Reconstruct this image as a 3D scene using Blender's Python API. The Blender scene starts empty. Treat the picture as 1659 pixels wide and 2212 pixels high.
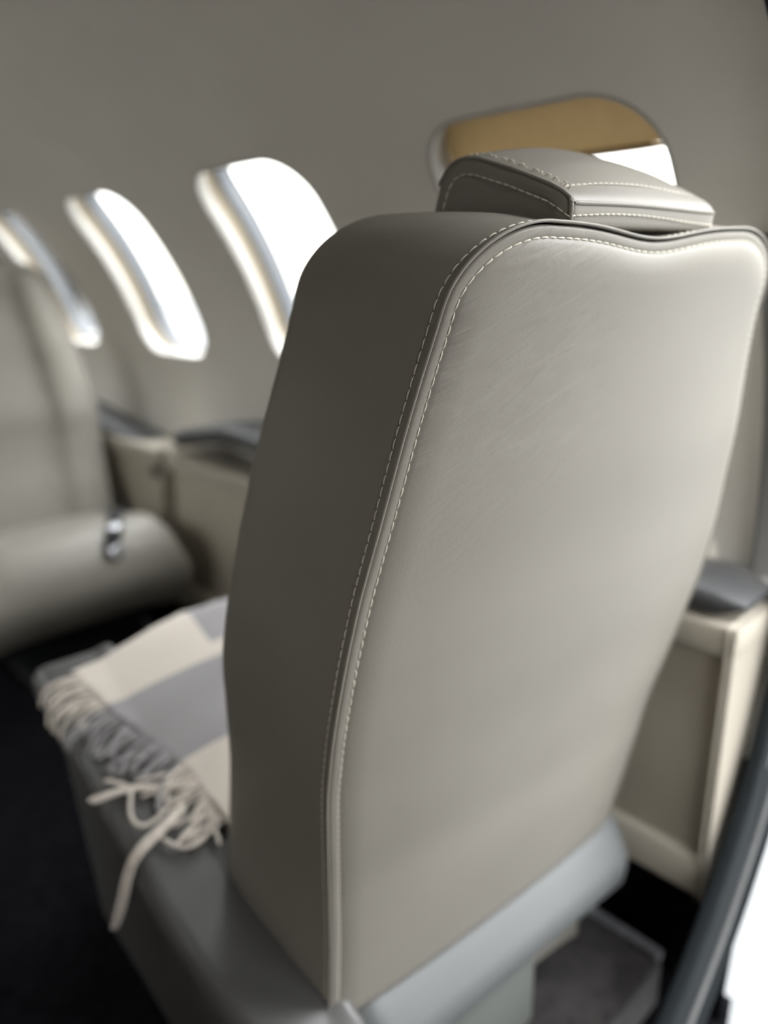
import bpy, math, random
import numpy as np
from mathutils import Matrix, Vector

rnd = random.Random(7)
SC = bpy.context.scene
COL = SC.collection
rad = math.radians

# ------------------------------------------------------------------ camera
CAMZ = 1.03                                   # eye height above the entry floor
cam_d = bpy.data.cameras.new('camera')
cam = bpy.data.objects.new('camera', cam_d)
COL.objects.link(cam)
SC.camera = cam
cR = Vector((0.72708263, -0.68629686, -0.01864053))
cD = Vector((-0.21845876, -0.20553106, -0.95395637))
cF = Vector((0.65086605, 0.69767729, -0.29936563))
cam.matrix_world = Matrix(((cR.x, -cD.x, -cF.x, 0), (cR.y, -cD.y, -cF.y, 0), (cR.z, -cD.z, -cF.z, CAMZ), (0, 0, 0, 1)))
cam_d.sensor_fit = 'HORIZONTAL'
cam_d.sensor_width = 36.0
cam_d.lens = 36.0 * 1656.5 / 1659.0
cam_d.clip_start = 0.01
cam_d.clip_end = 200
cam_d.dof.use_dof = True
cam_d.dof.focus_distance = 0.49
cam_d.dof.aperture_fstop = 3.0

# ------------------------------------------------------------------ sky, sun, exposure
W = bpy.data.worlds.new('sky')
SC.world = W
W.use_nodes = True
nt = W.node_tree
nt.nodes.clear()
wo = nt.nodes.new('ShaderNodeOutputWorld')
wb = nt.nodes.new('ShaderNodeBackground')
tc = nt.nodes.new('ShaderNodeTexCoord')
sx = nt.nodes.new('ShaderNodeSeparateXYZ')
cr = nt.nodes.new('ShaderNodeValToRGB')
nt.links.new(tc.outputs['Generated'], sx.inputs[0])
nt.links.new(sx.outputs['Z'], cr.inputs[0])
cr.color_ramp.elements[0].position = 0.0
cr.color_ramp.elements[0].color = (0.30, 0.292, 0.268, 1)
cr.color_ramp.elements[1].position = 0.95
cr.color_ramp.elements[1].color = (1.58, 1.62, 1.66, 1)
nt.links.new(cr.outputs[0], wb.inputs['Color'])
nt.links.new(wb.outputs[0], wo.inputs[0])
wb.inputs['Strength'].default_value = 6.5
sun_d = bpy.data.lights.new('sun', 'SUN')
sun_d.energy = 3.0
sun_d.angle = rad(2)
sun_d.color = (1, 0.95, 0.86)
sun = bpy.data.objects.new('sun', sun_d)
COL.objects.link(sun)
sun.rotation_euler = Vector((0.25, 0.62, -0.75)).to_track_quat('-Z', 'Y').to_euler()
vs = SC.view_settings
vs.view_transform = 'Standard'
vs.look = 'None'
vs.gamma = 1.0
vs.use_curve_mapping = False
vs.exposure = 0.80

# ------------------------------------------------------------------ materials
def mat(name, color, rough=0.6, spec=0.5, metal=0.0, noise=0.0, nscale=8.0, bump=0.0, bscale=200.0, sheen=0.0):
    m = bpy.data.materials.new(name)
    m.use_nodes = True
    t = m.node_tree
    b = t.nodes['Principled BSDF']
    b.inputs['Base Color'].default_value = (*color, 1)
    b.inputs['Roughness'].default_value = rough
    b.inputs['Specular IOR Level'].default_value = spec
    b.inputs['Metallic'].default_value = metal
    if sheen:
        b.inputs['Sheen Weight'].default_value = sheen
    co = t.nodes.new('ShaderNodeTexCoord')
    if noise:
        n = t.nodes.new('ShaderNodeTexNoise')
        n.inputs['Scale'].default_value = nscale
        n.inputs['Detail'].default_value = 4
        t.links.new(co.outputs['Object'], n.inputs['Vector'])
        r = t.nodes.new('ShaderNodeValToRGB')
        r.color_ramp.elements[0].position = 0.3
        r.color_ramp.elements[1].position = 0.7
        r.color_ramp.elements[0].color = (*[c * (1 - noise) for c in color], 1)
        r.color_ramp.elements[1].color = (*[min(1, c * (1 + noise)) for c in color], 1)
        t.links.new(n.outputs['Fac'], r.inputs[0])
        t.links.new(r.outputs[0], b.inputs['Base Color'])
    if bump:
        n2 = t.nodes.new('ShaderNodeTexNoise')
        n2.inputs['Scale'].default_value = bscale
        n2.inputs['Detail'].default_value = 3
        t.links.new(co.outputs['Object'], n2.inputs['Vector'])
        bp = t.nodes.new('ShaderNodeBump')
        bp.inputs['Strength'].default_value = bump
        bp.inputs['Distance'].default_value = 0.002
        t.links.new(n2.outputs['Fac'], bp.inputs['Height'])
        t.links.new(bp.outputs[0], b.inputs['Normal'])
    return m

def leather(name, color, rough=0.46, wrinkle=False):
    m = mat(name, color, rough, 0.32, noise=0.04, nscale=6)
    t = m.node_tree
    b = t.nodes['Principled BSDF']
    co = t.nodes.new('ShaderNodeTexCoord')
    v = t.nodes.new('ShaderNodeTexVoronoi')
    v.inputs['Scale'].default_value = 900
    t.links.new(co.outputs['Object'], v.inputs['Vector'])
    n = t.nodes.new('ShaderNodeTexNoise')
    n.inputs['Scale'].default_value = 260
    n.inputs['Detail'].default_value = 5
    t.links.new(co.outputs['Object'], n.inputs['Vector'])
    a = t.nodes.new('ShaderNodeMath')
    a.operation = 'MULTIPLY_ADD'
    a.inputs[1].default_value = 0.5
    t.links.new(v.outputs['Distance'], a.inputs[0])
    t.links.new(n.outputs['Fac'], a.inputs[2])
    bp = t.nodes.new('ShaderNodeBump')
    bp.inputs['Strength'].default_value = 0.22
    bp.inputs['Distance'].default_value = 0.0005
    t.links.new(a.outputs[0], bp.inputs['Height'])
    last = bp
    if wrinkle:
        mp = t.nodes.new('ShaderNodeMapping')
        mp.inputs['Scale'].default_value = (13, 13, 115)
        mq = t.nodes.new('ShaderNodeMapping')
        mq.inputs['Rotation'].default_value = (0, rad(24), 0)
        t.links.new(co.outputs['Object'], mq.inputs['Vector'])
        co2 = mq.outputs[0]
        t.links.new(co2, mp.inputs['Vector'])
        n3 = t.nodes.new('ShaderNodeTexNoise')
        n3.inputs['Scale'].default_value = 1.0
        n3.inputs['Detail'].default_value = 3
        n3.inputs['Distortion'].default_value = 0.6
        t.links.new(mp.outputs[0], n3.inputs['Vector'])
        vd = t.nodes.new('ShaderNodeVectorMath')
        vd.operation = 'DISTANCE'
        vd.inputs[1].default_value = (-0.15, -0.16, 0.78)
        t.links.new(co.outputs['Object'], vd.inputs[0])
        mr = t.nodes.new('ShaderNodeMapRange')
        mr.interpolation_type = 'SMOOTHSTEP'
        mr.inputs['From Min'].default_value = 0.02
        mr.inputs['From Max'].default_value = 0.17
        mr.inputs['To Min'].default_value = 0.85
        mr.inputs['To Max'].default_value = 0.08
        t.links.new(vd.outputs['Value'], mr.inputs['Value'])
        b2 = t.nodes.new('ShaderNodeBump')
        b2.inputs['Distance'].default_value = 0.0034
        t.links.new(mr.outputs[0], b2.inputs['Strength'])
        t.links.new(n3.outputs['Fac'], b2.inputs['Height'])
        t.links.new(bp.outputs[0], b2.inputs['Normal'])
        last = b2
    t.links.new(last.outputs[0], b.inputs['Normal'])
    return m

LEA = (0.24, 0.223, 0.195)
M = {
    'leather': leather('grey_leather', LEA),
    'leather_back': leather('grey_leather_creased', LEA, wrinkle=True),
    'thread': mat('pale_thread', (0.72, 0.68, 0.58), 0.6, 0.3),
    'base_leather': mat('cool_grey_vinyl', (0.15, 0.156, 0.158), 0.45, 0.4, noise=0.03),
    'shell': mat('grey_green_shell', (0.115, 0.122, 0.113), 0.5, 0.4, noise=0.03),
    'wall': mat('cabin_lining', (0.62, 0.595, 0.55), 0.75, 0.2, noise=0.02, bump=0.05, bscale=900),
    'cream': mat('cream_laminate', (0.34, 0.308, 0.255), 0.5, 0.4, noise=0.02),
    'taupe': mat('taupe_panel_leather', (0.32, 0.285, 0.23), 0.55, 0.35, noise=0.04, bump=0.06, bscale=700),
    'pad': mat('charcoal_pad_leather', (0.075, 0.073, 0.071), 0.38, 0.5, noise=0.05, bump=0.06, bscale=800),
    'ledge_pad': mat('dark_ledge_pad_leather', (0.045, 0.045, 0.046), 0.5, 0.35, noise=0.05, bump=0.06, bscale=800),
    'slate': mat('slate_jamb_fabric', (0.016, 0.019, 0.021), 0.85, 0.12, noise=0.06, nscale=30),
    'greytrim': mat('grey_surround_fabric', (0.16, 0.16, 0.158), 0.8, 0.15, noise=0.05, nscale=60),
    'carpet': mat('black_carpet', (0.006, 0.006, 0.007), 0.95, 0.0, noise=0.4, nscale=60, bump=0.6, bscale=500),  # same carpet as the deck, with the floor's shade put into the colour
    'carpet2': mat('brown_carpet_pile', (0.020, 0.0175, 0.017), 0.9, 0.1, noise=0.45, nscale=45, bump=0.8, bscale=300, sheen=0.3),  # lighter copy of that carpet for the part lit from the door
    'metal': mat('brushed_aluminium', (0.50, 0.50, 0.52), 0.38, 0.5, 1.0, noise=0.1, nscale=80),
    'black': mat('black_webbing', (0.02, 0.02, 0.024), 0.7, 0.3, noise=0.1, nscale=200),
    'dark': mat('dark_recess', (0.012, 0.012, 0.012), 0.9, 0.1, noise=0.1),
    'bezel': mat('white_window_bezel', (0.34, 0.328, 0.305), 0.42, 0.4, noise=0.01),
    'reveal': mat('tan_window_reveal', (0.21, 0.175, 0.128), 0.55, 0.3, noise=0.04),
    'gasket': mat('blue_grey_gasket', (0.065, 0.070, 0.078), 0.5, 0.3, noise=0.03),
    'concrete': mat('grey_apron', (0.100, 0.102, 0.103), 0.8, 0.3, noise=0.10, nscale=5, bump=0.2, bscale=60),
    'paint': mat('grey_aircraft_paint', (0.060, 0.065, 0.074), 0.35, 0.5, noise=0.02),
    'veneer': mat('dark_walnut_veneer', (0.06, 0.04, 0.028), 0.4, 0.5, noise=0.35, nscale=14),
    'cockpit': mat('charcoal_cockpit_lining', (0.05, 0.05, 0.052), 0.8, 0.2, noise=0.08),
    'edge': mat('worn_silver_edging', (0.17, 0.17, 0.185), 0.5, 0.5, noise=0.35, nscale=60),
    'skin': mat('white_fuselage_paint', (0.75, 0.75, 0.75), 0.35, 0.5, noise=0.02),
}

# satin bronze window shade with fine horizontal pleat sheen
m = mat('bronze_shade', (0.36, 0.26, 0.135), 0.38, 0.6, 0.25, noise=0.06, nscale=40)
t = m.node_tree
tl = t.nodes.new('ShaderNodeBsdfTranslucent')
tl.inputs[0].default_value = (0.30, 0.20, 0.085, 1)
ms = t.nodes.new('ShaderNodeMixShader')
ms.inputs[0].default_value = 0.06
ob = [n for n in t.nodes if n.type == 'OUTPUT_MATERIAL'][0]
t.links.new(t.nodes['Principled BSDF'].outputs[0], ms.inputs[1])
t.links.new(tl.outputs[0], ms.inputs[2])
t.links.new(ms.outputs[0], ob.inputs[0])
M['shade'] = m
# glass pane
m = bpy.data.materials.new('window_glass')
m.use_nodes = True
t = m.node_tree
t.nodes.clear()
o_ = t.nodes.new('ShaderNodeOutputMaterial')
tr = t.nodes.new('ShaderNodeBsdfTransparent')
tr.inputs[0].default_value = (0.95, 0.96, 0.95, 1)
gl = t.nodes.new('ShaderNodeBsdfGlossy')
gl.inputs['Roughness'].default_value = 0.02
fr = t.nodes.new('ShaderNodeLayerWeight')
fr.inputs[0].default_value = 0.04
mx = t.nodes.new('ShaderNodeMixShader')
t.links.new(fr.outputs[0], mx.inputs[0])
t.links.new(tr.outputs[0], mx.inputs[1])
t.links.new(gl.outputs[0], mx.inputs[2])
t.links.new(mx.outputs[0], o_.inputs[0])
M['glass'] = m

# ------------------------------------------------------------------ object helpers
def link(name, verts, faces, m, parent=None, smooth=True, loc=None):
    me = bpy.data.meshes.new(name)
    me.from_pydata([tuple(map(float, v)) for v in verts], [], faces)
    me.validate()
    me.update()
    if smooth:
        me.polygons.foreach_set('use_smooth', [True] * len(me.polygons))
    mats = m if isinstance(m, list) else [m]
    for q in mats:
        me.materials.append(q)
    o = bpy.data.objects.new(name, me)
    COL.objects.link(o)
    if parent:
        o.parent = parent
    if loc:
        o.location = loc
    return o

def tag(o, label, cat, group=None):
    o['label'] = label
    o['category'] = cat
    if group:
        o['group'] = group
    return o

def thing(name, label, cat, loc=(0, 0, 0), rz=0.0, group=None):
    o = bpy.data.objects.new(name, None)
    o.empty_display_size = 0.1
    COL.objects.link(o)
    o.location = loc
    o.rotation_euler = (0, 0, rz)
    return tag(o, label, cat, group)

def struct_empty(name):
    o = bpy.data.objects.new(name, None)
    o.empty_display_size = 0.1
    COL.objects.link(o)
    o['kind'] = 'structure'
    return o

def struct(name, v, f, m, smooth=True):
    o = link(name, v, f, m, None, smooth)
    o['kind'] = 'structure'
    return o

class MB:
    """collects verts and faces of one mesh"""
    def __init__(s):
        s.v, s.f = [], []
    def grid(s, P, closed_u=False, closed_v=False, flip=False):
        n, k = len(P), len(P[0])
        b = len(s.v)
        for r in P:
            s.v.extend(r)
        for i in range(n if closed_u else n - 1):
            for j in range(k if closed_v else k - 1):
                a = b + i * k + j
                c = b + i * k + (j + 1) % k
                d = b + ((i + 1) % n) * k + (j + 1) % k
                e = b + ((i + 1) % n) * k + j
                s.f.append((a, e, d, c) if flip else (a, c, d, e))
        return s
    def fan(s, loop, flip=False):
        b = len(s.v)
        s.v.extend(loop)
        c = np.mean(np.array(loop), axis=0)
        s.v.append(tuple(c))
        n = len(loop)
        for i in range(n):
            j = (i + 1) % n
            s.f.append((b + j, b + i, b + n) if flip else (b + i, b + j, b + n))
        return s
    def box(s, x0, x1, y0, y1, z0, z1):
        b = len(s.v)
        s.v += [(x, y, z) for z in (z0, z1) for y in (y0, y1) for x in (x0, x1)]
        s.f += [tuple(b + i for i in q) for q in ((0, 2, 3, 1), (4, 5, 7, 6), (0, 1, 5, 4), (2, 6, 7, 3), (0, 4, 6, 2), (1, 3, 7, 5))]
        return s
    def tube(s, pts, r, n=8, r1=None, closed=False):
        pts = [Vector(p) for p in pts]
        k = len(pts)
        rings = []
        up = Vector((0.13, 0.21, 0.97))
        for i, p in enumerate(pts):
            if closed:
                d = pts[(i + 1) % k] - pts[i - 1]
            else:
                d = pts[min(i + 1, k - 1)] - pts[max(i - 1, 0)]
            if d.length < 1e-9:
                d = Vector((0, 0, 1))
            d.normalize()
            a = d.cross(up)
            if a.length < 1e-4:
                a = d.cross(Vector((1, 0, 0)))
            a.normalize()
            b = d.cross(a)
            up = -b if False else up
            rr = r if r1 is None else r + (r1 - r) * i / (k - 1)
            if not closed and (i == 0 or i == k - 1):
                rr *= 0.6
            rings.append([tuple(p + (a * math.cos(2 * math.pi * j / n) + b * math.sin(2 * math.pi * j / n)) * rr) for j in range(n)])
        s.grid(rings, closed_u=closed, closed_v=True)
        if not closed:
            s.fan(rings[0], flip=True)
            s.fan(rings[-1])
        return s
    def build(s, name, m, parent=None, smooth=True, loc=None):
        return link(name, s.v, s.f, m, parent, smooth, loc)

def bevel(o, w, seg=3, angle=35):
    md = o.modifiers.new('bevel', 'BEVEL')
    md.width = w
    md.segments = seg
    md.limit_method = 'ANGLE'
    md.angle_limit = rad(angle)
    md.harden_normals = False
    return o

def rbox(name, x0, x1, y0, y1, z0, z1, m, parent=None, bw=0.01, seg=3, kind=None):
    o = MB().box(x0, x1, y0, y1, z0, z1).build(name, m, parent)
    bevel(o, bw, seg)
    if kind:
        o['kind'] = kind
    return o

def smooth1(t, T, V, sig=0.02):
    """piecewise profile V(T) smoothed with a gaussian"""
    t = np.atleast_1d(np.asarray(t, float))
    k = np.linspace(-2.5, 2.5, 21)
    w = np.exp(-k * k / 2)
    w /= w.sum()
    q = t[:, None] + k[None] * sig
    T = np.array(T, float); V = np.array(V, float)
    r = np.interp(q, T, V)
    lo = V[0] + (V[1] - V[0]) / (T[1] - T[0]) * (q - T[0])
    hi = V[-1] + (V[-1] - V[-2]) / (T[-1] - T[-2]) * (q - T[-1])
    r = np.where(q < T[0], lo, np.where(q > T[-1], hi, r))
    return (r * w).sum(1)

def resample(P, n, closed=False):
    P = np.array(P, float)
    if closed:
        P = np.vstack([P, P[:1]])
    d = np.r_[0, np.cumsum(np.linalg.norm(np.diff(P, axis=0), axis=1))]
    s = np.linspace(0, d[-1], n + (1 if closed else 0))
    if closed:
        s = s[:-1]
    return np.stack([np.interp(s, d, P[:, i]) for i in range(P.shape[1])], 1)

# ------------------------------------------------------------------ cabin shell
CX, CZ, RI, RO = 0.21, 0.67, 0.78, 0.875
Y_FRONT, Y_BACK = -1.05, 5.4
TH_LO, TH_HI = -20.0, 62.0
WIN_TH, WIN_W, WIN_H, WIN_R, PITCH, WIN_Y0 = 27.7, 0.340, 0.425, 0.085, 0.596, 0.605
PLAT = 0.08                                     # raised carpeted floor under the seats
DOOR_Y0, DOOR_Y1, DOOR_TH = -0.30, 0.285, 57.0

def cyl(R, th, y, m=1):
    return (CX + m * R * math.cos(rad(th)), y, CZ + R * math.sin(rad(th)))

def rr_loop(w, h, r, n=12):
    pts = []
    for cx, cy, a0 in ((w / 2 - r, h / 2 - r, 0), (-w / 2 + r, h / 2 - r, 90), (-w / 2 + r, -h / 2 + r, 180), (w / 2 - r, -h / 2 + r, 270)):
        for i in range(n + 1):
            a = rad(a0 + 90 * i / n)
            pts.append((cx + r * math.cos(a), cy + r * math.sin(a)))
    return pts

def win_loop(off=0.0, n=10):
    """window outline as (dy, dtheta) with an offset outward"""
    L = rr_loop(WIN_W + 2 * off, WIN_H + 2 * off, WIN_R + off, n)
    L = resample(L, 96, closed=True)
    return [(a, math.degrees(b / RI)) for a, b in L]

def strip(mb, R, t0, t1, y0, y1, m=1, nt=24, ny=8, flip=False):
    P = [[cyl(R, t0 + (t1 - t0) * i / nt, y0 + (y1 - y0) * j / ny, m) for j in range(ny + 1)] for i in range(nt + 1)]
    mb.grid(P, flip=flip)

def wcell(mb, R, yc, m=1, flip=False):
    """one wall bay with its window hole"""
    L = win_loop()
    hy = PITCH / 2
    tlo, thi = TH_LO - WIN_TH, TH_HI - WIN_TH
    outer = []
    for (a, b) in L:
        sc = 1e9
        if a:
            sc = min(sc, hy / abs(a))
        if b > 0:
            sc = min(sc, thi / b)
        if b < 0:
            sc = min(sc, tlo / b)
        outer.append([a * sc, b * sc])
    for ca, cb in ((hy, thi), (-hy, thi), (-hy, tlo), (hy, tlo)):
        i = min(range(len(outer)), key=lambda q: (outer[q][0] - ca) ** 2 * 4 + ((outer[q][1] - cb) / 60) ** 2)
        outer[i] = [ca, cb]
    rings = []
    for k in range(9):
        f = k / 8
        rings.append([cyl(R, WIN_TH + L[i][1] * (1 - f) + outer[i][1] * f, yc + L[i][0] * (1 - f) + outer[i][0] * f, m) for i in range(len(L))])
    mb.grid(rings, closed_v=True, flip=flip)

WIN_Y = [WIN_Y0 + PITCH * k for k in range(7)]
yA, yB = WIN_Y[0] - PITCH / 2, WIN_Y[-1] + PITCH / 2

mb = MB()
for R in (RI, RO):
    for yc in WIN_Y:
        wcell(mb, R, yc, 1)
    strip(mb, R, TH_LO, TH_HI, DOOR_Y1, yA, 1, 40, 1)
    strip(mb, R, TH_LO, TH_HI, yB, Y_BACK, 1, 40, 4)
    strip(mb, R, DOOR_TH, TH_HI, DOOR_Y0, DOOR_Y1, 1, 14, 4)
# kick panel below the ledges and the outer belly
kx0, kz0 = cyl(RI, TH_LO, 0)[0], cyl(RI, TH_LO, 0)[2]
struct('wall_right', mb.v, mb.f, M['wall'])
mb = MB()
mb.grid([[(kx0, DOOR_Y1, kz0), (kx0, Y_BACK, kz0)], [(0.93, DOOR_Y1, 0.30), (0.93, Y_BACK, 0.30)], [(0.90, DOOR_Y1, 0.0), (0.90, Y_BACK, 0.0)]])
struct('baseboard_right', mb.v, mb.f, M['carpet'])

LEFT_K = [1, 2, 3, 4, 5, 6]
mb = MB()
for R in (RI, RO):
    for k, yc in enumerate(WIN_Y):
        if k in LEFT_K:
            wcell(mb, R, yc, -1)
        else:
            strip(mb, R, TH_LO, TH_HI, yc - PITCH / 2, yc + PITCH / 2, -1, 40, 4)
    strip(mb, R, TH_LO, TH_HI, DOOR_Y0, yA, -1, 40, 4)
    strip(mb, R, TH_LO, TH_HI, yB, Y_BACK, -1, 40, 4)
    strip(mb, R, -62, TH_LO, DOOR_Y0, Y_BACK, -1, 20, 4)
struct('wall_left', mb.v, mb.f, M['wall'])

cl_ = MB().box(-0.62, -0.27, -0.55, 1.16, 0.0, 1.42).build('closet_front', M['veneer'], bpy.data.objects['wall_left'])  # unseen dark box, added to keep left fill light off the seat side
bevel(cl_, 0.02)
mb = MB()
for R in (RI, RO):
    strip(mb, R, TH_HI, 180 - TH_HI, DOOR_Y0, Y_BACK, 1, 40, 16)
struct('ceiling', mb.v, mb.f, M['wall'])

mb = MB()
for R in (RI, RO):
    strip(mb, R, -62, 242, Y_FRONT, DOOR_Y0, 1, 80, 4)
struct('wall_cockpit', mb.v, mb.f, M['cockpit'])

def disc(y):
    return [cyl(RO, a, y) for a in range(0, 360, 6)]
mb = MB()                                        # unseen flight deck bulkhead; windscreen openings added and enlarged to light the seat back
for bx in ((-0.75, 1.15, -0.3, 0.64), (-0.75, 1.15, 1.41, 1.6), (-0.75, -0.48, 0.64, 1.41), (0.90, 1.15, 0.64, 1.41), (0.19, 0.23, 0.64, 1.41)):
    mb.box(bx[0], bx[1], Y_FRONT - 0.05, Y_FRONT, bx[2], bx[3])
struct('wall_front', mb.v, mb.f, M['cockpit'], smooth=False)
mb = MB(); mb.fan(disc(Y_BACK)); struct('wall_back', mb.v, mb.f, M['wall'])

# floor: dropped aisle and entry at 0, raised carpeted deck under the seats
DX0, DX1, DY0 = 0.50, 0.875, 0.362
SEATZ = 0.18                                    # seat frame datum, on pedestals above the deck
mb = MB()
mb.box(-0.50, 0.76, Y_FRONT, DY0, -0.08, 0.0)
mb.box(-0.50, DX0 + 0.002, DY0, Y_BACK, 0.0, PLAT - 0.004)
mb.box(DX1, 1.0, DY0, Y_BACK, 0.0, 0.03)
mb.box(0.50, 0.95, 0.288, DY0 + 0.03, -0.08, 0.0)
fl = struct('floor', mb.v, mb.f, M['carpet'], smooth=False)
deck = MB().box(DX0, DX1, DY0, Y_BACK, -0.04, PLAT).build('raised_floor', M['carpet2'], fl)
bevel(deck, 0.012)
tr1 = struct('trim_1', *(lambda b: (b.v, b.f))(MB().box(DX1 - 0.013, DX1 + 0.004, DY0 + 0.004, 3.2, PLAT - 0.010, PLAT + 0.006)), M['edge'], smooth=False)
bevel(tr1, 0.003)

# ------------------------------------------------------------------ windows
def window(n, yc, m=1, shade=None):
    w = struct_empty('window_%d' % n)
    def ring(profile, mate, name):
        rows = []
        for off, R in profile:
            rows.append([cyl(R, WIN_TH + b, yc + a, m) for a, b in win_loop(off)])
        b_ = MB()
        b_.grid(rows, closed_v=True, flip=(m < 0))
        return b_.build(name, mate, w)
    ring([(0.002, 0.7815), (0.000, 0.7785), (-0.003, 0.7790), (-0.005, 0.784), (-0.006, 0.805), (0.002, 0.808)], M['bezel'], 'bezel')
    ring([(-0.002, 0.800), (-0.001, 0.836)], M['reveal'], 'reveal')
    ring([(0.0, 0.833), (-0.004, 0.835), (-0.004, 0.846), (0.0, 0.848), (0.0, RO)], M['gasket'], 'gasket')
    p = MB()
    wl = win_loop(-0.004)
    p.grid([[cyl(0.842, WIN_TH + b * f, yc + a * f, m) for a, b in wl] for f in (1, .8, .6, .4, .2, .02)], closed_v=True, flip=(m < 0))
    p.fan([cyl(0.842, WIN_TH + b * .02, yc + a * .02, m) for a, b in wl])
    p.build('pane', M['glass'], w)
    if shade:
        b_ = MB()
        tops = 43.3
        rows = []
        npl = 24
        for i in range(npl + 1):
            th = shade + (tops - shade) * i / npl
            R = 0.822 + (0.0016 if i % 2 else 0.0)
            dth = abs(th - WIN_TH) * RI * math.pi / 180
            edge = WIN_H / 2 - WIN_R
            half = WIN_W / 2 - 0.002
            if dth > edge:
                half = WIN_W / 2 - WIN_R + math.sqrt(max(0, WIN_R ** 2 - (dth - edge) ** 2)) - 0.002
            rows.append([cyl(R, th, yc - half + 2 * half * j / 8, m) for j in range(9)])
        b_.grid(rows)
        s_ = b_.build('shade', M['shade'], w)
        rl = MB()
        hw_ = WIN_W / 2 - 0.004
        rl.tube([cyl(0.822, shade - 0.25, yc - hw_ + 2 * hw_ * j / 6, m) for j in range(7)], 0.004, 8)
        rl.build('shade_rail', M['shade'], w)
    return w

wn = 1
for k, yc in enumerate(WIN_Y):
    window(wn, yc, 1, shade=36.8 if k == 0 else None)
    wn += 1
for k in LEFT_K:
    window(wn, WIN_Y[k], -1)
    wn += 1

# ------------------------------------------------------------------ entry door opening
door = struct_empty('door_1')
def arcband(name, R0, R1, y0, y1, t0, t1, mate, n=60, bw=0.006):
    b_ = MB()
    rows = []
    for i in range(n + 1):
        th = t0 + (t1 - t0) * i / n
        rows.append([cyl(R0, th, y0), cyl(R1, th, y0), cyl(R1, th, y1), cyl(R0, th, y1)])
    b_.grid(rows, closed_v=True)
    b_.f.append((0, 1, 2, 3))
    e = len(rows) * 4
    b_.f.append((e - 1, e - 2, e - 3, e - 4))
    o = b_.build(name, mate, door)
    bevel(o, bw)
    return o
arcband('jamb', 0.752, 0.850, 0.286, 0.306, -64, DOOR_TH, M['slate'])
arcband('jamb_bead', 0.812, 0.820, 0.281, 0.289, -60, DOOR_TH, M['greytrim'], bw=0.003)
arcband('door_seal', 0.853, 0.875, 0.280, 0.306, -66, DOOR_TH, M['slate'], bw=0.01)
arcband('jamb', 0.792, RO, DOOR_Y0 - 0.02, DOOR_Y0, -52, DOOR_TH, M['slate'])
arcband('surround', 0.758, 0.79, 0.300, 0.352, -2.0, 30, M['greytrim'], bw=0.012)
sl = MB().box(0.55, 0.79, DOOR_Y0, 0.30, -0.06, 0.012).build('sill', M['slate'], door)
bevel(sl, 0.01)

# ------------------------------------------------------------------ outside
g = MB(); g.box(-40, 60, -40, 60, -0.95, -0.75)
struct('floor_apron', g.v, g.f, M['concrete'], smooth=False)['label'] = 'pale sunlit concrete apron outside the open door'
nac = thing('engine_nacelle', 'pale grey engine nacelle outside the leftmost window', 'engine', (2.4, 9.0, 0.95))
nac.scale = (1.7, 1.7, 1.7)
b_ = MB()
rows = []
for yy, r in ((-1.1, 0.36), (-1.14, 0.40), (-1.1, 0.44), (-0.8, 0.50), (-0.2, 0.53), (0.5, 0.50), (1.1, 0.40), (1.5, 0.30)):
    rows.append([(r * math.cos(2 * math.pi * i / 32), yy, r * math.sin(2 * math.pi * i / 32)) for i in range(32)])
b_.grid(rows, closed_v=True)
b_.build('cowling', M['paint'], nac)
b_ = MB(); b_.fan([(0.36 * math.cos(2 * math.pi * i / 32), -1.0, 0.36 * math.sin(2 * math.pi * i / 32)) for i in range(32)], flip=True)
b_.build('fan_face', M['dark'], nac)
b_ = MB(); b_.box(-1.05, -0.45, -0.5, 0.7, -0.06, 0.06)
bevel(b_.build('pylon', M['paint'], nac), 0.03)

# ------------------------------------------------------------------ side ledges
def ledge(y0, y1, label, pad_z, button=None, endcap=False):
    """cream side ledge along the wall with a recessed aisle panel and a padded top"""
    t_ = thing('side_ledge', label, 'ledge', (0, 0, 0))
    xf = 0.865
    zt, zb = 0.617, 0.215
    rbox('top_lip', xf, 0.985, y0, y1, zt - 0.045, zt, M['cream'], t_, 0.008)
    rbox('bottom_rail', xf, 0.90, y0, y1, zb, zb + 0.062, M['cream'], t_, 0.008)
    for ya, yb_ in ((y0, y0 + 0.012), (y1 - 0.012, y1)):
        b = MB()
        b.grid([[(xf + 0.001, y, zb + 0.001), (0.922, y, zb + 0.001), (0.985, y, 0.47), (0.985, y, zt - 0.002), (xf + 0.001, y, zt - 0.002)] for y in (ya + 0.001, yb_ - 0.001)], closed_v=True)
        b.f += [(0, 1, 2, 3, 4), (9, 8, 7, 6, 5)]
        bevel(b.build('end_post', M['cream'], t_, smooth=True), 0.004)
    rbox('aisle_panel', xf + 0.014, 0.925, y0 + 0.006, y1 - 0.006, zb + 0.05, zt - 0.03, M['taupe'], t_, 0.004)
    return t_

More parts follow.
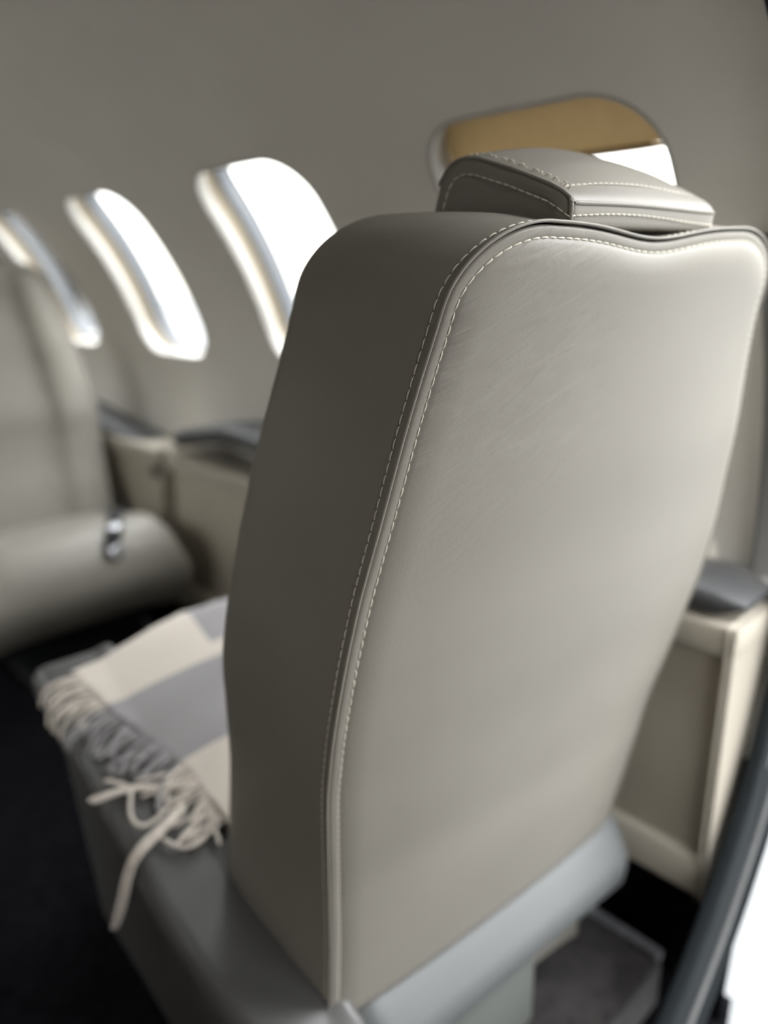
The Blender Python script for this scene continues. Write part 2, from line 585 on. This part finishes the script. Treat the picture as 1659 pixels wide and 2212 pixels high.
def pad_strip(parent, y0, y1, x0, x1, zf, th, name='arm_pad', m=None):
    """soft padded strip; zf(y) gives its top height"""
    n = 40
    rows = []
    for i in range(n + 1):
        f = i / n
        y = y0 + (y1 - y0) * f
        e = min(1.0, min(f, 1 - f) * (y1 - y0) / 0.03)
        e = math.sqrt(max(0.0, 1 - (1 - e) ** 2))
        zt = zf(y)
        row = []
        for a in range(20):
            ang = 2 * math.pi * a / 20
            c, s_ = math.cos(ang), math.sin(ang)
            px = (abs(c) ** 0.5) * (1 if c > 0 else -1)
            pz = (abs(s_) ** 0.6) * (1 if s_ > 0 else -1)
            hx, hz = (x1 - x0) / 2, th / 2
            row.append(((x0 + x1) / 2 + hx * px * (0.8 + 0.2 * e), y, zt - hz + hz * pz * (0.25 + 0.75 * e)))
        rows.append(row)
    b = MB()
    b.grid(rows, closed_v=True, flip=True)
    b.fan(rows[0])
    b.fan(rows[-1], flip=True)
    return b.build(name, m or M['ledge_pad'], parent)

L1 = ledge(0.316, 1.72, 'cream side ledge with charcoal pad beside the nearest seat', 0.66)
pad_strip(L1, 0.318, 1.70, 0.868, 0.985, lambda y: 0.659 + 0.055 * max(0, min(1, (y - 0.8) / 0.6)) * (1 - 0.8 * max(0, (y - 1.45) / 0.25)), 0.042)
L2 = ledge(1.735, 2.75, 'side ledge with dipping charcoal top beside the facing seat', 0.66)
pad_strip(L2, 1.74, 2.74, 0.870, 0.985, lambda y: 0.612 + 0.055 * max(0, min(1, (y - 1.82) / 0.5)), 0.045)
b = MB(); b.tube([(0.868, 1.80, 0.55), (0.876, 1.80, 0.55), (0.884, 1.80, 0.55)], 0.018, 16)
b.build('latch_button', M['pad'], L2)

# ------------------------------------------------------------------ seats
T_HW = ([0.05, 0.14, 0.20, 0.27, 0.33, 0.39, 0.45, 0.51, 0.57, 0.63, 0.69, 0.75, 0.79, 0.82, 0.90],
        [0.230, 0.233, 0.237, 0.242, 0.247, 0.255, 0.262, 0.265, 0.262, 0.253, 0.241, 0.227, 0.217, 0.210, 0.200])
T_YB = ([0.05, 0.14, 0.20, 0.27, 0.33, 0.39, 0.45, 0.51, 0.57, 0.63, 0.69, 0.75, 0.79, 0.82, 0.87],
        [-0.004, -0.020, -0.031, -0.043, -0.052, -0.066, -0.079, -0.094, -0.107, -0.117, -0.129, -0.138, -0.145, -0.152, -0.166])
T_YF = ([0.05, 0.14, 0.20, 0.27, 0.33, 0.39, 0.45, 0.51, 0.57, 0.63, 0.69, 0.75, 0.79, 0.82, 0.89],
        [0.225, 0.201, 0.182, 0.157, 0.136, 0.110, 0.094, 0.088, 0.072, 0.058, 0.048, 0.033, 0.024, 0.018, 0.000])
hwf = lambda t: smooth1(t, *T_HW, sig=0.012)
ybf = lambda t: smooth1(t, *T_YB, sig=0.012)
yff = lambda t: smooth1(t, *T_YF, sig=0.010)
TOP, RX, RZ, T0 = 0.879, 0.076, 0.052, 0.132

def back_outline(n=420, dip=0.0095):
    pts = []
    def edge(t):
        q = max(0.0, (t - (TOP - RZ)) / RZ)
        return float(hwf(t)[0]) - RX * (1 - math.sqrt(max(0.0, 1 - q * q)))
    for t in np.linspace(T0, TOP - RZ, 60):
        pts.append((-edge(t), t))
    for a in np.linspace(0, 90, 28)[1:]:
        t = TOP - RZ + RZ * math.sin(rad(a))
        pts.append((-edge(t), t))
    xr = pts[-1][0]
    for x in np.linspace(xr, -xr, 40)[1:]:
        d = dip * (math.exp(-(x / 0.062) ** 2))
        pts.append((x, TOP - d))
    L = pts + [(-x, t) for x, t in reversed(pts[:87])]
    return resample(L, n)

def seat_surface_top(xp, yp, lift=0.0, flat=False):
    """height of the seat cushion top (local); the facing seat is set flatter"""
    crown = 0.016 * max(0, 1 - (xp / 0.24) ** 4)
    return (0.208 + 0.215 * yp if flat else 0.133 + 0.345 * yp) + crown + lift

def make_seat(name, label, loc, rz, arm_side, detail, belt):
    S = thing(name, label, 'seat', loc, rz, None)
    N = 420
    O = back_outline(N)
    # inward normal in the outline plane
    tan = np.gradient(O, axis=0)
    tan /= np.linalg.norm(tan, axis=1)[:, None]
    nin = np.stack([tan[:, 1], -tan[:, 0]], 1)
    def close(loop):                       # open outline plus straight bottom
        b0, b1 = loop[-1], loop[0]
        ext = [b0 + (b1 - b0) * i / 40 for i in range(1, 40)]
        return np.vstack([loop, ext])
    # ---- rear panel
    ds = [(.0016, .0085), (.0018, .0050), (.0023, .0026), (.0031, .0014), (.0042, .0009), (.007, .0008), (.0088, .0009), (.0098, .0018), (.0110, .0004), (.014, -.0008), (.019, -.0016), (.027, -.0026)]
    def yback(P, dy=0.0, prot=True):
        s_, t_ = P[:, 0], P[:, 1]
        hw = hwf(t_)
        U = np.clip(s_ / hw, -1, 1)
        hz = np.clip(1 - (2 * (t_ - 0.47) / 0.84) ** 4, 0, 1)
        h = 0.014 * hz * (1 - np.abs(U) ** 2.5) if prot else 0
        return ybf(t_) - h + dy
    rows = []
    inner = None
    for d, dy in ds:
        L = close(O + nin * d)
        w = min(1, d / 0.02)
        y = yback(L, 0, True) * w + yback(L, 0, False) * (1 - w) + dy
        rows.append([(L[i, 0], y[i], L[i, 1]) for i in range(len(L))])
        inner = L
    cen = np.array([0.0, 0.48])
    for f in np.linspace(1, 0.03, 34)[1:]:
        L = inner * f + np.stack([np.zeros(len(inner)), np.full(len(inner), cen[1])], 1) * (1 - f)
        y = yback(L, -0.0026)
        rows.append([(L[i, 0], y[i], L[i, 1]) for i in range(len(L))])
    b = MB(); b.grid(rows, closed_v=True, flip=True); b.fan(rows[-1])
    b.build('back_panel', M['leather_back'] if detail else M['leather'], S)
    # ---- gusset and front face
    L0 = close(O)
    t2 = np.gradient(L0, axis=0)
    t2 /= np.linalg.norm(t2, axis=1)[:, None]
    n2 = np.stack([-t2[:, 1], t2[:, 0]], 1)      # outward
    rows = []
    prof = [(.0080, -.0011), (.0035, -.0009), (.0014, -.0008), (.0005, -.0005), (.0000, .0002), (.0002, .0010), (.0012, .0015), (.0030, .0011), (.0060, .0004), (.0080, .0000), (.0092, -.0008), (.0106, .0001), (.016, .0007), (.03, .0016)]
    th = yff(L0[:, 1]) - ybf(L0[:, 1])
    rise = lambda t: 0.072 * min(1.0, max(0.0, (t - 0.35) / 0.45))
    for e, off in prof:
        Q = L0 + n2 * off
        y = ybf(L0[:, 1]) + e + 0.0004
        rows.append([(Q[i, 0], y[i], Q[i, 1] + e * rise(L0[i, 1])) for i in range(len(Q))])
    for f in np.linspace(0.3, 0.93, 8):
        Q = L0 + n2 * (0.0020 + 0.003 * math.sin(math.pi * f))
        y = ybf(L0[:, 1]) + th * f
        rows.append([(Q[i, 0], y[i], Q[i, 1] + th[i] * f * rise(L0[i, 1])) for i in range(len(Q))])
    for a in (15, 35, 55, 75, 90):
        Q = L0 + n2 * (0.002 - 0.012 * (1 - math.cos(rad(a))))
        y = ybf(L0[:, 1]) + th * 0.93 + th * 0.07 * math.sin(rad(a))
        rows.append([(Q[i, 0], y[i], Q[i, 1] + th[i] * rise(L0[i, 1])) for i in range(len(Q))])
    inner = L0 - n2 * 0.010
    for f in np.linspace(1, 0.03, 24)[1:]:
        L = inner * f + np.stack([np.zeros(len(inner)), np.full(len(inner), 0.48)], 1) * (1 - f)
        hw = hwf(L[:, 1])
        U = np.clip(np.abs(L[:, 0]) / hw, 0, 1)
        y = yff(L[:, 1]) - 0.022 * np.clip(1 - (U / 0.62) ** 6, 0, 1) * min(1, (1 - f) * 5) + 0.012 * np.sin(math.pi * np.clip((U - .55) / .45, 0, 1))
        rows.append([(L[i, 0], y[i], L[i, 1] + 0.15 * rise(L[i, 1])) for i in range(len(L))])
    b = MB(); b.grid(rows, closed_v=True); b.fan(rows[-1], flip=True)
    b.build('backrest', M['leather'], S)
    # ---- stitching rows
    def stitch_path(path, nrm, seglen, gap, r, mb_, tilt=0.0):
        path = np.array(path)
        d = np.r_[0, np.cumsum(np.linalg.norm(np.diff(path, axis=0), axis=1))]
        nrm = np.array(nrm)
        s_ = 0.0
        while s_ + seglen < d[-1]:
            pts = []
            for q in (0, .25, .5, .75, 1):
                ss = s_ + q * seglen
                p = np.array([np.interp(ss, d, path[:, i]) for i in range(3)])
                n_ = np.array([np.interp(ss, d, nrm[:, i]) for i in range(3)])
                lift = (0.00035 if 0 < q < 1 else -0.0003) * 1.0
                pts.append(tuple(p + n_ * lift))
            mb_.tube(pts, r, 5)
            s_ += seglen + gap
    if detail:
        sb = MB()
        P = O + nin * 0.0098
        y = yback(P, 0, True) * .49 + yback(P, 0, False) * .51 + 0.0014
        stitch_path(np.stack([P[:, 0], y - 0.0002, P[:, 1]], 1), np.tile((0, -1, 0), (N, 1)), 0.0072, 0.0012, 0.00064, sb)
        n3 = -nin
        P = O + n3 * -0.0002
        y = ybf(O[:, 1]) + 0.0096
        stitch_path(np.stack([P[:, 0], y, P[:, 1] + 0.0006], 1), np.stack([n3[:, 0], np.zeros(N), n3[:, 1]], 1), 0.0072, 0.0012, 0.00064, sb)
        so = sb.build('stitching', M['thread'], S)
        so['kind'] = 'stuff'
        so['label'] = 'pale double stitching along the rear edge seam'
    # ---- headrest: side profile swept across
    prof = [(-0.1592, 0.8770), (-0.160, 0.884), (-0.1605, 0.8925), (-0.1555, 0.898), (-0.140, 0.9055), (-0.105, 0.9185), (-0.070, 0.9295), (-0.052, 0.9305), (-0.040, 0.9255), (-0.030, 0.914), (-0.024, 0.897), (-0.020, 0.872), (-0.030, 0.862), (-0.05, 0.862), (-0.08, 0.874), (-0.155, 0.8758)]
    pr = np.array(prof)
    PR = resample(np.vstack([pr, pr[:1]]), 90)
    k = np.array([1, 2, 1]) / 4
    for _ in range(1):
        PR = np.stack([np.convolve(np.r_[PR[-1:, i], PR[:, i], PR[:1, i]], k, 'valid') for i in (0, 1)], 1)
    c0 = PR.mean(0)
    HWd = 0.099
    def hr_ring(x, ins):
        v = PR - c0
        l = np.linalg.norm(v, axis=1)[:, None]
        q = c0 + v * (1 - ins / l)
        up = np.clip((PR[:, 1] - 0.875) / 0.03, 0, 1)
        cr_ = (0.013 * (1 - (x / HWd) ** 2)) * up * np.clip((PR[:, 0] + .16) / .04, 0, 1)
        return [(x, q[i, 0], q[i, 1] + cr_[i]) for i in range(len(q))]
    rows = []
    for xx, ins in ((-HWd + .0015, .02), (-HWd, .010), (-HWd, .0055), (-HWd + .0006, .0035), (-HWd + .0012, .0020), (-HWd + .0022, .0014), (-HWd + .0032, .0002), (-HWd + .006, -.0002), (-HWd + .012, 0)):
        rows.append(hr_ring(xx, ins))
    for xx in np.linspace(-HWd + .02, HWd - .03, 14):
        rows.append(hr_ring(xx, 0))
    for a in (0, 20, 40, 60, 80, 90):
        rows.append(hr_ring(HWd - .018 + .018 * math.sin(rad(a)), .014 * (1 - math.cos(rad(a)))))
    b = MB(); b.grid(rows, closed_v=True, flip=True); b.fan(rows[0]); b.fan(rows[-1], flip=True)
    H = b.build('headrest', M['leather'], S)
    for px in (-0.05, 0.05):
        b = MB(); b.tube([(px, -0.09, 0.80), (px, -0.09, 0.83), (px, -0.09, 0.875)], 0.006, 12)
        b.build('post', M['metal'], H)
    # rear edge welt and stitching of the headrest
    xs = np.linspace(-HWd + .004, HWd - .012, 60)
    wav = lambda x: 0.0025 * math.sin((x + HWd) * 24)
    if detail:
        b = MB(); b.tube([(x, -0.1602, 0.8915 + wav(x) * 0.4) for x in xs], 0.0016, 8)
        b.tube([(-HWd + .0012, -0.1597, z_) for z_ in np.linspace(.878, .893, 8)], 0.0016, 8)
        b.tube([(-HWd + .0014, q[0], q[1]) for q in PR[(PR[:, 1] > .88) & (PR[:, 0] < -.03)][np.argsort(PR[(PR[:, 1] > .88) & (PR[:, 0] < -.03)][:, 0])]], 0.0014, 8)
        b.build('welt', M['leather'], H)
        sb = MB()
        m_ = (PR[:, 1] > 0.874) & (PR[:, 0] < -0.015)
        idx = np.where(m_)[0]
        # walk the visible edge from the rear bottom over the top to the front
        path = PR[idx]
        st = int(np.argmin(np.hypot(path[:, 0] + .16, path[:, 1] - .887)))
        order = np.argsort(np.unwrap(np.arctan2(path[:, 1] - 0.86, path[:, 0] + 0.09)))[::-1]
        path = path[order]
        sidep = resample([(-0.160, .8825), (-.150, .8885), (-.140, .894), (-.105, .9068), (-.070, .9175), (-.058, .9188), (-.049, .9165), (-.042, .909), (-.0365, .896), (-.032, .872)], len(path))
        nside = np.tile((-1, 0, 0), (len(path), 1))
        stitch_path(np.stack([np.full(len(path), -HWd - .0001), sidep[:, 0], sidep[:, 1]], 1), nside, 0.0062, 0.0014, 0.0006, sb)
        topm = path[:, 0] > -0.152
        tp = path[topm]
        nn = (tp - c0) / np.linalg.norm(tp - c0, axis=1)[:, None]
        crn = 0.0036
        stitch_path(np.stack([np.full(len(tp), -HWd + .0105), tp[:, 0], tp[:, 1] + crn], 1), np.stack([np.zeros(len(tp)), nn[:, 0], nn[:, 1]], 1), 0.0062, 0.0014, 0.0006, sb)
        xs2 = np.linspace(-HWd + .0105, HWd - .012, 60)
        zt = lambda x: 0.9022 + 0.013 * (1 - (x / HWd) ** 2) * 0.40 + wav(x) * .3
        stitch_path([(x, -0.1455, zt(x)) for x in xs2], np.tile((0, -0.36, .93), (60, 1)), 0.0052, 0.0012, 0.0006, sb)
        stitch_path([(x, -0.1604, 0.8832 + wav(x)) for x in np.linspace(-HWd, HWd - .01, 60)], np.tile((0, -1, 0), (60, 1)), 0.0052, 0.0012, 0.0006, sb)
        so = sb.build('stitching', M['thread'], H)
        so['kind'] = 'stuff'
    # ---- seat cushion
    def cushion(x0, x1, y0, y1, name, m, thick, rr, taper_rear=None, nose=None, tuck=0.0, tail=None):
        nx, ny = 34, 44
        rows = []
        us = np.linspace(0, 1, nx)
        def roundf(d):
            d = max(0.0, min(1.0, d))
            return math.sqrt(max(0.0, 1 - (1 - d) ** 2))
        for j in range(ny):
            fy = 0.5 - 0.5 * math.cos(math.pi * j / (ny - 1))
            y = y0 + (y1 - y0) * fy
            row = []
            for i in range(nx):
                fx = 0.5 - 0.5 * math.cos(math.pi * us[i])
                xa, xb = x0, x1
                if taper_rear:
                    q = roundf((y - y0) / taper_rear[1])
                    if arm_side < 0:
                        xa = x0 + taper_rear[0] * (1 - q)
                    else:
                        xb = x1 - taper_rear[0] * (1 - q)
                x = xa + (xb - xa) * fx
                e = roundf(min(x - xa, xb - x) / rr) * roundf((y1 - y) / (nose or rr * 1.4)) * roundf((y - y0) / (tail or rr * .6))
                up_ = 0.0
                if name == 'armrest':
                    q_ = min(1.0, max(0.0, (0.20 - y) / 0.20))
                    up_ = 0.036 * q_ * q_ * (3 - 2 * q_)
                row.append((x, y, seat_surface_top(x, y, flat=not detail) + up_ - thick * 0.55 * (1 - e)))
            rows.append(row)
        b = MB(); b.grid(rows, flip=False)
        # skirt
        per = [rows[0][i] for i in range(nx)] + [rows[j][-1] for j in range(1, ny)] + [rows[-1][i] for i in range(nx - 2, -1, -1)] + [rows[j][0] for j in range(ny - 2, 0, -1)]
        skirts = [[(p[0], p[1] - tuck * f ** 2 * min(1, max(0, (p[1] - y1 + 0.14) / 0.10)), p[2] - thick * 0.45 * f) for p in per] for f in (0, .2, .4, .6, .8, 1)]
        low = skirts[-1]
        b.grid(skirts, closed_v=True, flip=True)
        b.fan(low, flip=True)
        return b.build(name, m, S)
    cl, crr = (-0.205, 0.235) if arm_side < 0 else (-0.235, 0.205)
    cushion(cl, crr, 0.02, 0.575, 'seat_cushion', M['leather'], 0.24, 0.05, nose=0.07 if detail else 0.13, tuck=0.0 if detail else 0.07)
    if arm_side < 0:
        cushion(-0.325, -0.207, -0.058, 0.572, 'armrest', M['pad'], 0.050, 0.016, (0.060, 0.15), tail=0.045)
        sk = (-0.318, -0.210)
    # leather side skirt below the armrest, same tapered plan
    def skirt():
        pts = []
        xo = sk[0] if arm_side < 0 else sk[1]
        xi = sk[1] if arm_side < 0 else sk[0]
        for i in range(16):
            y = 0.004 + 0.15 * (i / 15)
            q = math.sqrt(max(0, 1 - (1 - i / 15) ** 2))
            pts.append((xo - (1 if arm_side > 0 else -1) * 0.10 * (1 - q), y))
        pts += [(xo, 0.3), (xo, 0.50), (xo - 0.02 * arm_side, 0.555), (xi, 0.56), (xi, 0.004)]
        top = [(x, y, 0.133 + .345 * y - 0.030) for x, y in pts]
        bot = [(x + 0.02 * arm_side * (-1), y, -0.08) for x, y in pts]
        b = MB(); b.grid([top, bot], closed_v=True, flip=(arm_side < 0)); b.fan(top); b.fan(bot)
        o = b.build('side_skirt', M['pad'], S, smooth=False)
        return o
    if arm_side < 0:
        skirt()
    # ---- lower bolster across the back and pedestal
    rows = []
    for i in range(25):
        f = i / 24
        x = -0.205 + (0.262 + 0.205) * f
        e = math.sqrt(max(0, 1 - (1 - min(1, min(f, 1 - f) * 0.44 / 0.02)) ** 2))
        row = []
        for (yy, zz) in ((0.10, 0.022), (-0.020, 0.020), (-0.034, 0.024), (-0.042, 0.036), (-0.046, 0.060), (-0.047, 0.076), (-0.0445, 0.088), (-0.034, 0.110), (-0.023, 0.129), (-0.017, 0.134), (0.0, 0.136), (0.10, 0.136)):
            row.append((x, 0.03 + (yy - 0.03) * (0.55 + 0.45 * e), 0.075 + (zz - 0.075) * (0.7 + 0.3 * e)))
        rows.append(row)
    b = MB(); b.grid(rows, closed_v=True); b.fan(rows[0], flip=True); b.fan(rows[-1])
    b.build('lower_bolster', M['base_leather'], S)
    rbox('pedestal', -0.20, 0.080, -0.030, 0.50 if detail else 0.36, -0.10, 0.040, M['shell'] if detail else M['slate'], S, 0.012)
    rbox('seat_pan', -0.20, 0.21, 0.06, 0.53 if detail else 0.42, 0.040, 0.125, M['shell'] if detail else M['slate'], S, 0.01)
    if belt:
        bm_ = MB()
        def ctop(x, y):
            e = min(1.0, max(0.0, (0.575 - y) / 0.13))
            return seat_surface_top(x, y, flat=not detail) - 0.132 * (1 - math.sqrt(max(0, 1 - (1 - e) ** 2)))
        pts = [(-0.19, 0.28), (-0.16, 0.36), (-0.135, 0.42), (-0.115, 0.46), (-0.095, 0.50), (-0.078, 0.53), (-0.066, 0.55), (-0.060, 0.562)]
        rows = []
        for i, (x, y) in enumerate(pts):
            z = ctop(x, y) + 0.006
            rows.append([(x - 0.024, y - .010, z), (x + 0.024, y + .010, z), (x + .024, y + .010, z + .003), (x - .024, y - .010, z + .003)])
        bm_.grid(rows, closed_v=True)
        bl = bm_.build('seat_belt', M['black'], S)
        for bx, by, a in ((-0.085, 0.522, 0.5), (-0.062, 0.562, 0.5)):
            bk = rbox('buckle', -0.019, 0.019, -0.013, 0.013, 0.0, 0.010, M['metal'], bl, 0.005)
            bk.location = (bx, by, ctop(bx, by) + 0.006)
            bk.rotation_euler = (-0.25 if by < .54 else -1.1, 0, a)
    return S

main = make_seat('passenger_seat', 'large grey leather seat seen from behind with plaid blanket on its cushion', (0.5805, 0.4677, SEATZ), rad(-4), -1, True, False)
face = make_seat('passenger_seat', 'grey leather seat at the left facing the camera, belt buckle on its cushion', (0.58, 2.11, SEATZ), rad(180), 1, False, True)

# ------------------------------------------------------------------ plaid blanket on the nearest seat
M['wool'] = mat('plaid_wool', (0.6, 0.56, 0.5), 0.95, 0.1, bump=0.35, bscale=420, sheen=0.4)
t = M['wool'].node_tree
b = t.nodes['Principled BSDF']
co = t.nodes.new('ShaderNodeTexCoord')
sp = t.nodes.new('ShaderNodeSeparateXYZ')
t.links.new(co.outputs['Object'], sp.inputs[0])
CREAM, GREY = (0.60, 0.54, 0.475), (0.285, 0.27, 0.275)
def step_ramp(src, stops):
    r = t.nodes.new('ShaderNodeValToRGB')
    r.color_ramp.interpolation = 'CONSTANT'
    while len(r.color_ramp.elements) < len(stops):
        r.color_ramp.elements.new(0.5)
    for e, (p, v) in zip(r.color_ramp.elements, stops):
        e.position = p
        e.color = (v, v, v, 1)
    t.links.new(src, r.inputs[0])
    return r.outputs[0]
bandy = step_ramp(sp.outputs['Y'], [(0, 1), (0.06, 0), (0.185, 0), (0.313, 1), (0.445, 0), (0.60, 1)])
ax = t.nodes.new('ShaderNodeMath'); ax.operation = 'ADD'; ax.inputs[1].default_value = 0.5
t.links.new(sp.outputs['X'], ax.inputs[0])
bandx = step_ramp(ax.outputs[0], [(0, 0), (0.405, 1), (0.53, 0), (0.66, 1)])
bandy2 = step_ramp(sp.outputs['Y'], [(0, 0), (0.47, 1), (0.60, 0)])
mu = t.nodes.new('ShaderNodeMath'); mu.operation = 'MULTIPLY'
t.links.new(bandx, mu.inputs[0]); t.links.new(bandy2, mu.inputs[1])
mxm = t.nodes.new('ShaderNodeMath'); mxm.operation = 'MAXIMUM'
t.links.new(bandy, mxm.inputs[0]); t.links.new(mu.outputs[0], mxm.inputs[1])
mc = t.nodes.new('ShaderNodeMix'); mc.data_type = 'RGBA'
t.links.new(mxm.outputs[0], mc.inputs[0])
mc.inputs[6].default_value = (*CREAM, 1)
mc.inputs[7].default_value = (*GREY, 1)
t.links.new(mc.outputs[2], b.inputs['Base Color'])
M['tassel_cream'] = mat('cream_wool_yarn', CREAM, 0.95, 0.1, noise=0.15, nscale=90, sheen=0.4)
M['tassel_grey'] = mat('grey_wool_yarn', GREY, 0.95, 0.1, noise=0.15, nscale=90, sheen=0.4)

def cloth_edge(y):
    return float(np.interp(y, [0.10, 0.214, 0.298, 0.365, 0.43, 0.51, 0.56], [-0.206, -0.2155, -0.220, -0.240, -0.266, -0.282, -0.285]))
def cloth_front(x):
    return float(np.interp(x, [-0.30, -0.27, -0.19, -0.12, -0.05, 0.2], [0.525, 0.528, 0.535, 0.548, 0.62, 0.65]))
def rest(x, y):
    """height of whatever the cloth lies on"""
    z = seat_surface_top(x, min(y, 0.575))
    if y > 0.545:
        z -= 0.55 * (y - 0.545) + 9 * max(0, y - 0.56) ** 2
    return z
rows = []
NV, NU = 60, 56
for j in range(NV + 1):
    v = j / NV
    row = []
    for i in range(NU + 1):
        u = i / NU
        x = -0.285 + (0.20 + 0.285) * u
        y = 0.203 + (cloth_front(x) - 0.203) * v
        x = cloth_edge(y) + (0.20 - cloth_edge(y)) * u
        z = rest(x, y) + 0.0065 + 0.0022 * math.sin(31 * y + 9 * x) * math.sin(12 * x + 2) + 0.0012 * math.sin(70 * y - 22 * x)
        row.append((x, y, z))
    rows.append(row)
cb = MB(); cb.grid(rows, flip=True)
blanket = cb.build('plaid_blanket', M['wool'], None, True, (0.5805, 0.4677, SEATZ))
blanket.rotation_euler = (0, 0, rad(-4))
sd = blanket.modifiers.new('thickness', 'SOLIDIFY')
sd.thickness = 0.004
sd.offset = 0
tag(blanket, 'cream and grey plaid wool blanket with long fringe on the nearest seat cushion', 'blanket')

def yarn(paths, r, m):
    b = MB()
    for p in paths:
        q = resample(p, 14)
        for _ in range(2):
            q[1:-1] = (q[:-2] + 2 * q[1:-1] + q[2:]) / 4
        b.tube([tuple(a) for a in q], r, 6)
    return b.build('tassel', m, blanket)

r2 = random.Random(11)
y = 0.508
while y > 0.215:
    band = (0.313 < y < 0.445)
    m_ = M['tassel_grey'] if band else M['tassel_cream']
    x0 = cloth_edge(y)
    L = r2.uniform(0.050, 0.075) if y > 0.30 else r2.uniform(0.035, 0.06)
    bend = r2.uniform(-0.7, 0.35)
    paths = []
    for k in range(2):
        p = []
        d = r2.uniform(-0.12, 0.12) - (0.25 if band else 0.0)
        px_, py_ = x0 + 0.004, y + (k - .5) * 0.004
        for q in range(9):
            f = q / 8
            zz = rest(max(px_, -0.318), py_) + 0.006 + 0.004 * math.sin(f * 3.1) * (k + .5)
            if px_ < -0.318:
                over = -0.318 - px_
                p.append((-0.3295 - over * 0.25, py_, zz - over * 1.1))
            else:
                p.append((px_, py_, zz))
            d += bend * 0.16 + r2.uniform(-.08, .08)
            px_ -= L / 8 * math.cos(d)
            py_ += L / 8 * math.sin(d)
        paths.append(p)
    yarn(paths, 0.0023, m_)
    y -= r2.uniform(0.0085, 0.0125)
up = lambda P, h: [(a, b_, c + h) for a, b_, c in P]
C_, G_ = M['tassel_cream'], M['tassel_grey']
yarn([[(-0.2452, 0.262, 0.2315), (-0.2652, 0.2554, 0.2291), (-0.2819, 0.2476, 0.2264), (-0.300, 0.238, 0.2255), (-0.325, 0.232, 0.2245), (-0.334, 0.236, 0.190), (-0.338, 0.258, 0.140), (-0.342, 0.285, 0.090)],
      [(-0.2452, 0.266, 0.2335), (-0.2652, 0.2594, 0.2311), (-0.2819, 0.2516, 0.2284), (-0.300, 0.243, 0.2285), (-0.326, 0.236, 0.2265), (-0.336, 0.241, 0.188), (-0.340, 0.262, 0.138), (-0.344, 0.290, 0.086)],
      [(-0.2452, 0.258, 0.2305), (-0.2652, 0.2514, 0.2281), (-0.2819, 0.2436, 0.2250), (-0.300, 0.235, 0.2245), (-0.324, 0.229, 0.2235), (-0.333, 0.233, 0.186), (-0.337, 0.254, 0.136), (-0.341, 0.280, 0.094)]], 0.0026, C_)
yarn([[(-0.2578, 0.2977, 0.2437), (-0.2804, 0.3135, 0.2492), (-0.3071, 0.3192, 0.2511), (-0.3386, 0.3249, 0.2500)],
      [(-0.2578, 0.2940, 0.2437), (-0.2804, 0.3095, 0.2492), (-0.3071, 0.3142, 0.2511), (-0.3366, 0.3189, 0.2490)]], 0.0026, C_)
yarn([[(-0.2634, 0.2985, 0.246), (-0.2883, 0.309, 0.2496), (-0.3039, 0.3335, 0.2561), (-0.3129, 0.3398, 0.2572)]], 0.0026, C_)
yarn([[(-0.2889, 0.3144, 0.2515), (-0.3075, 0.2787, 0.2392), (-0.3045, 0.2602, 0.2318), (-0.2885, 0.258, 0.231), (-0.2617, 0.2709, 0.2355)]], 0.0026, C_)
yarn([[(-0.2092, 0.2827, 0.2405), (-0.2399, 0.2843, 0.2411), (-0.2626, 0.3003, 0.2466)], [(-0.2092, 0.2867, 0.2405), (-0.2399, 0.2893, 0.2421), (-0.2626, 0.3033, 0.2476)]], 0.0026, C_)
yarn([[(-0.21, 0.2462, 0.2269), (-0.2297, 0.2219, 0.2186), (-0.2546, 0.2091, 0.2142), (-0.2753, 0.2143, 0.2159), (-0.2869, 0.2371, 0.2238)]], 0.0026, C_)
yarn([[(-0.212, 0.2462, 0.2289), (-0.2262, 0.2338, 0.2227), (-0.2341, 0.1976, 0.2112)]], 0.0026, C_)
yarn([[(-0.2116, 0.2712, 0.2351), (-0.2176, 0.2612, 0.2321), (-0.2484, 0.2323, 0.2222), (-0.2772, 0.2219, 0.2185)]], 0.0026, C_)
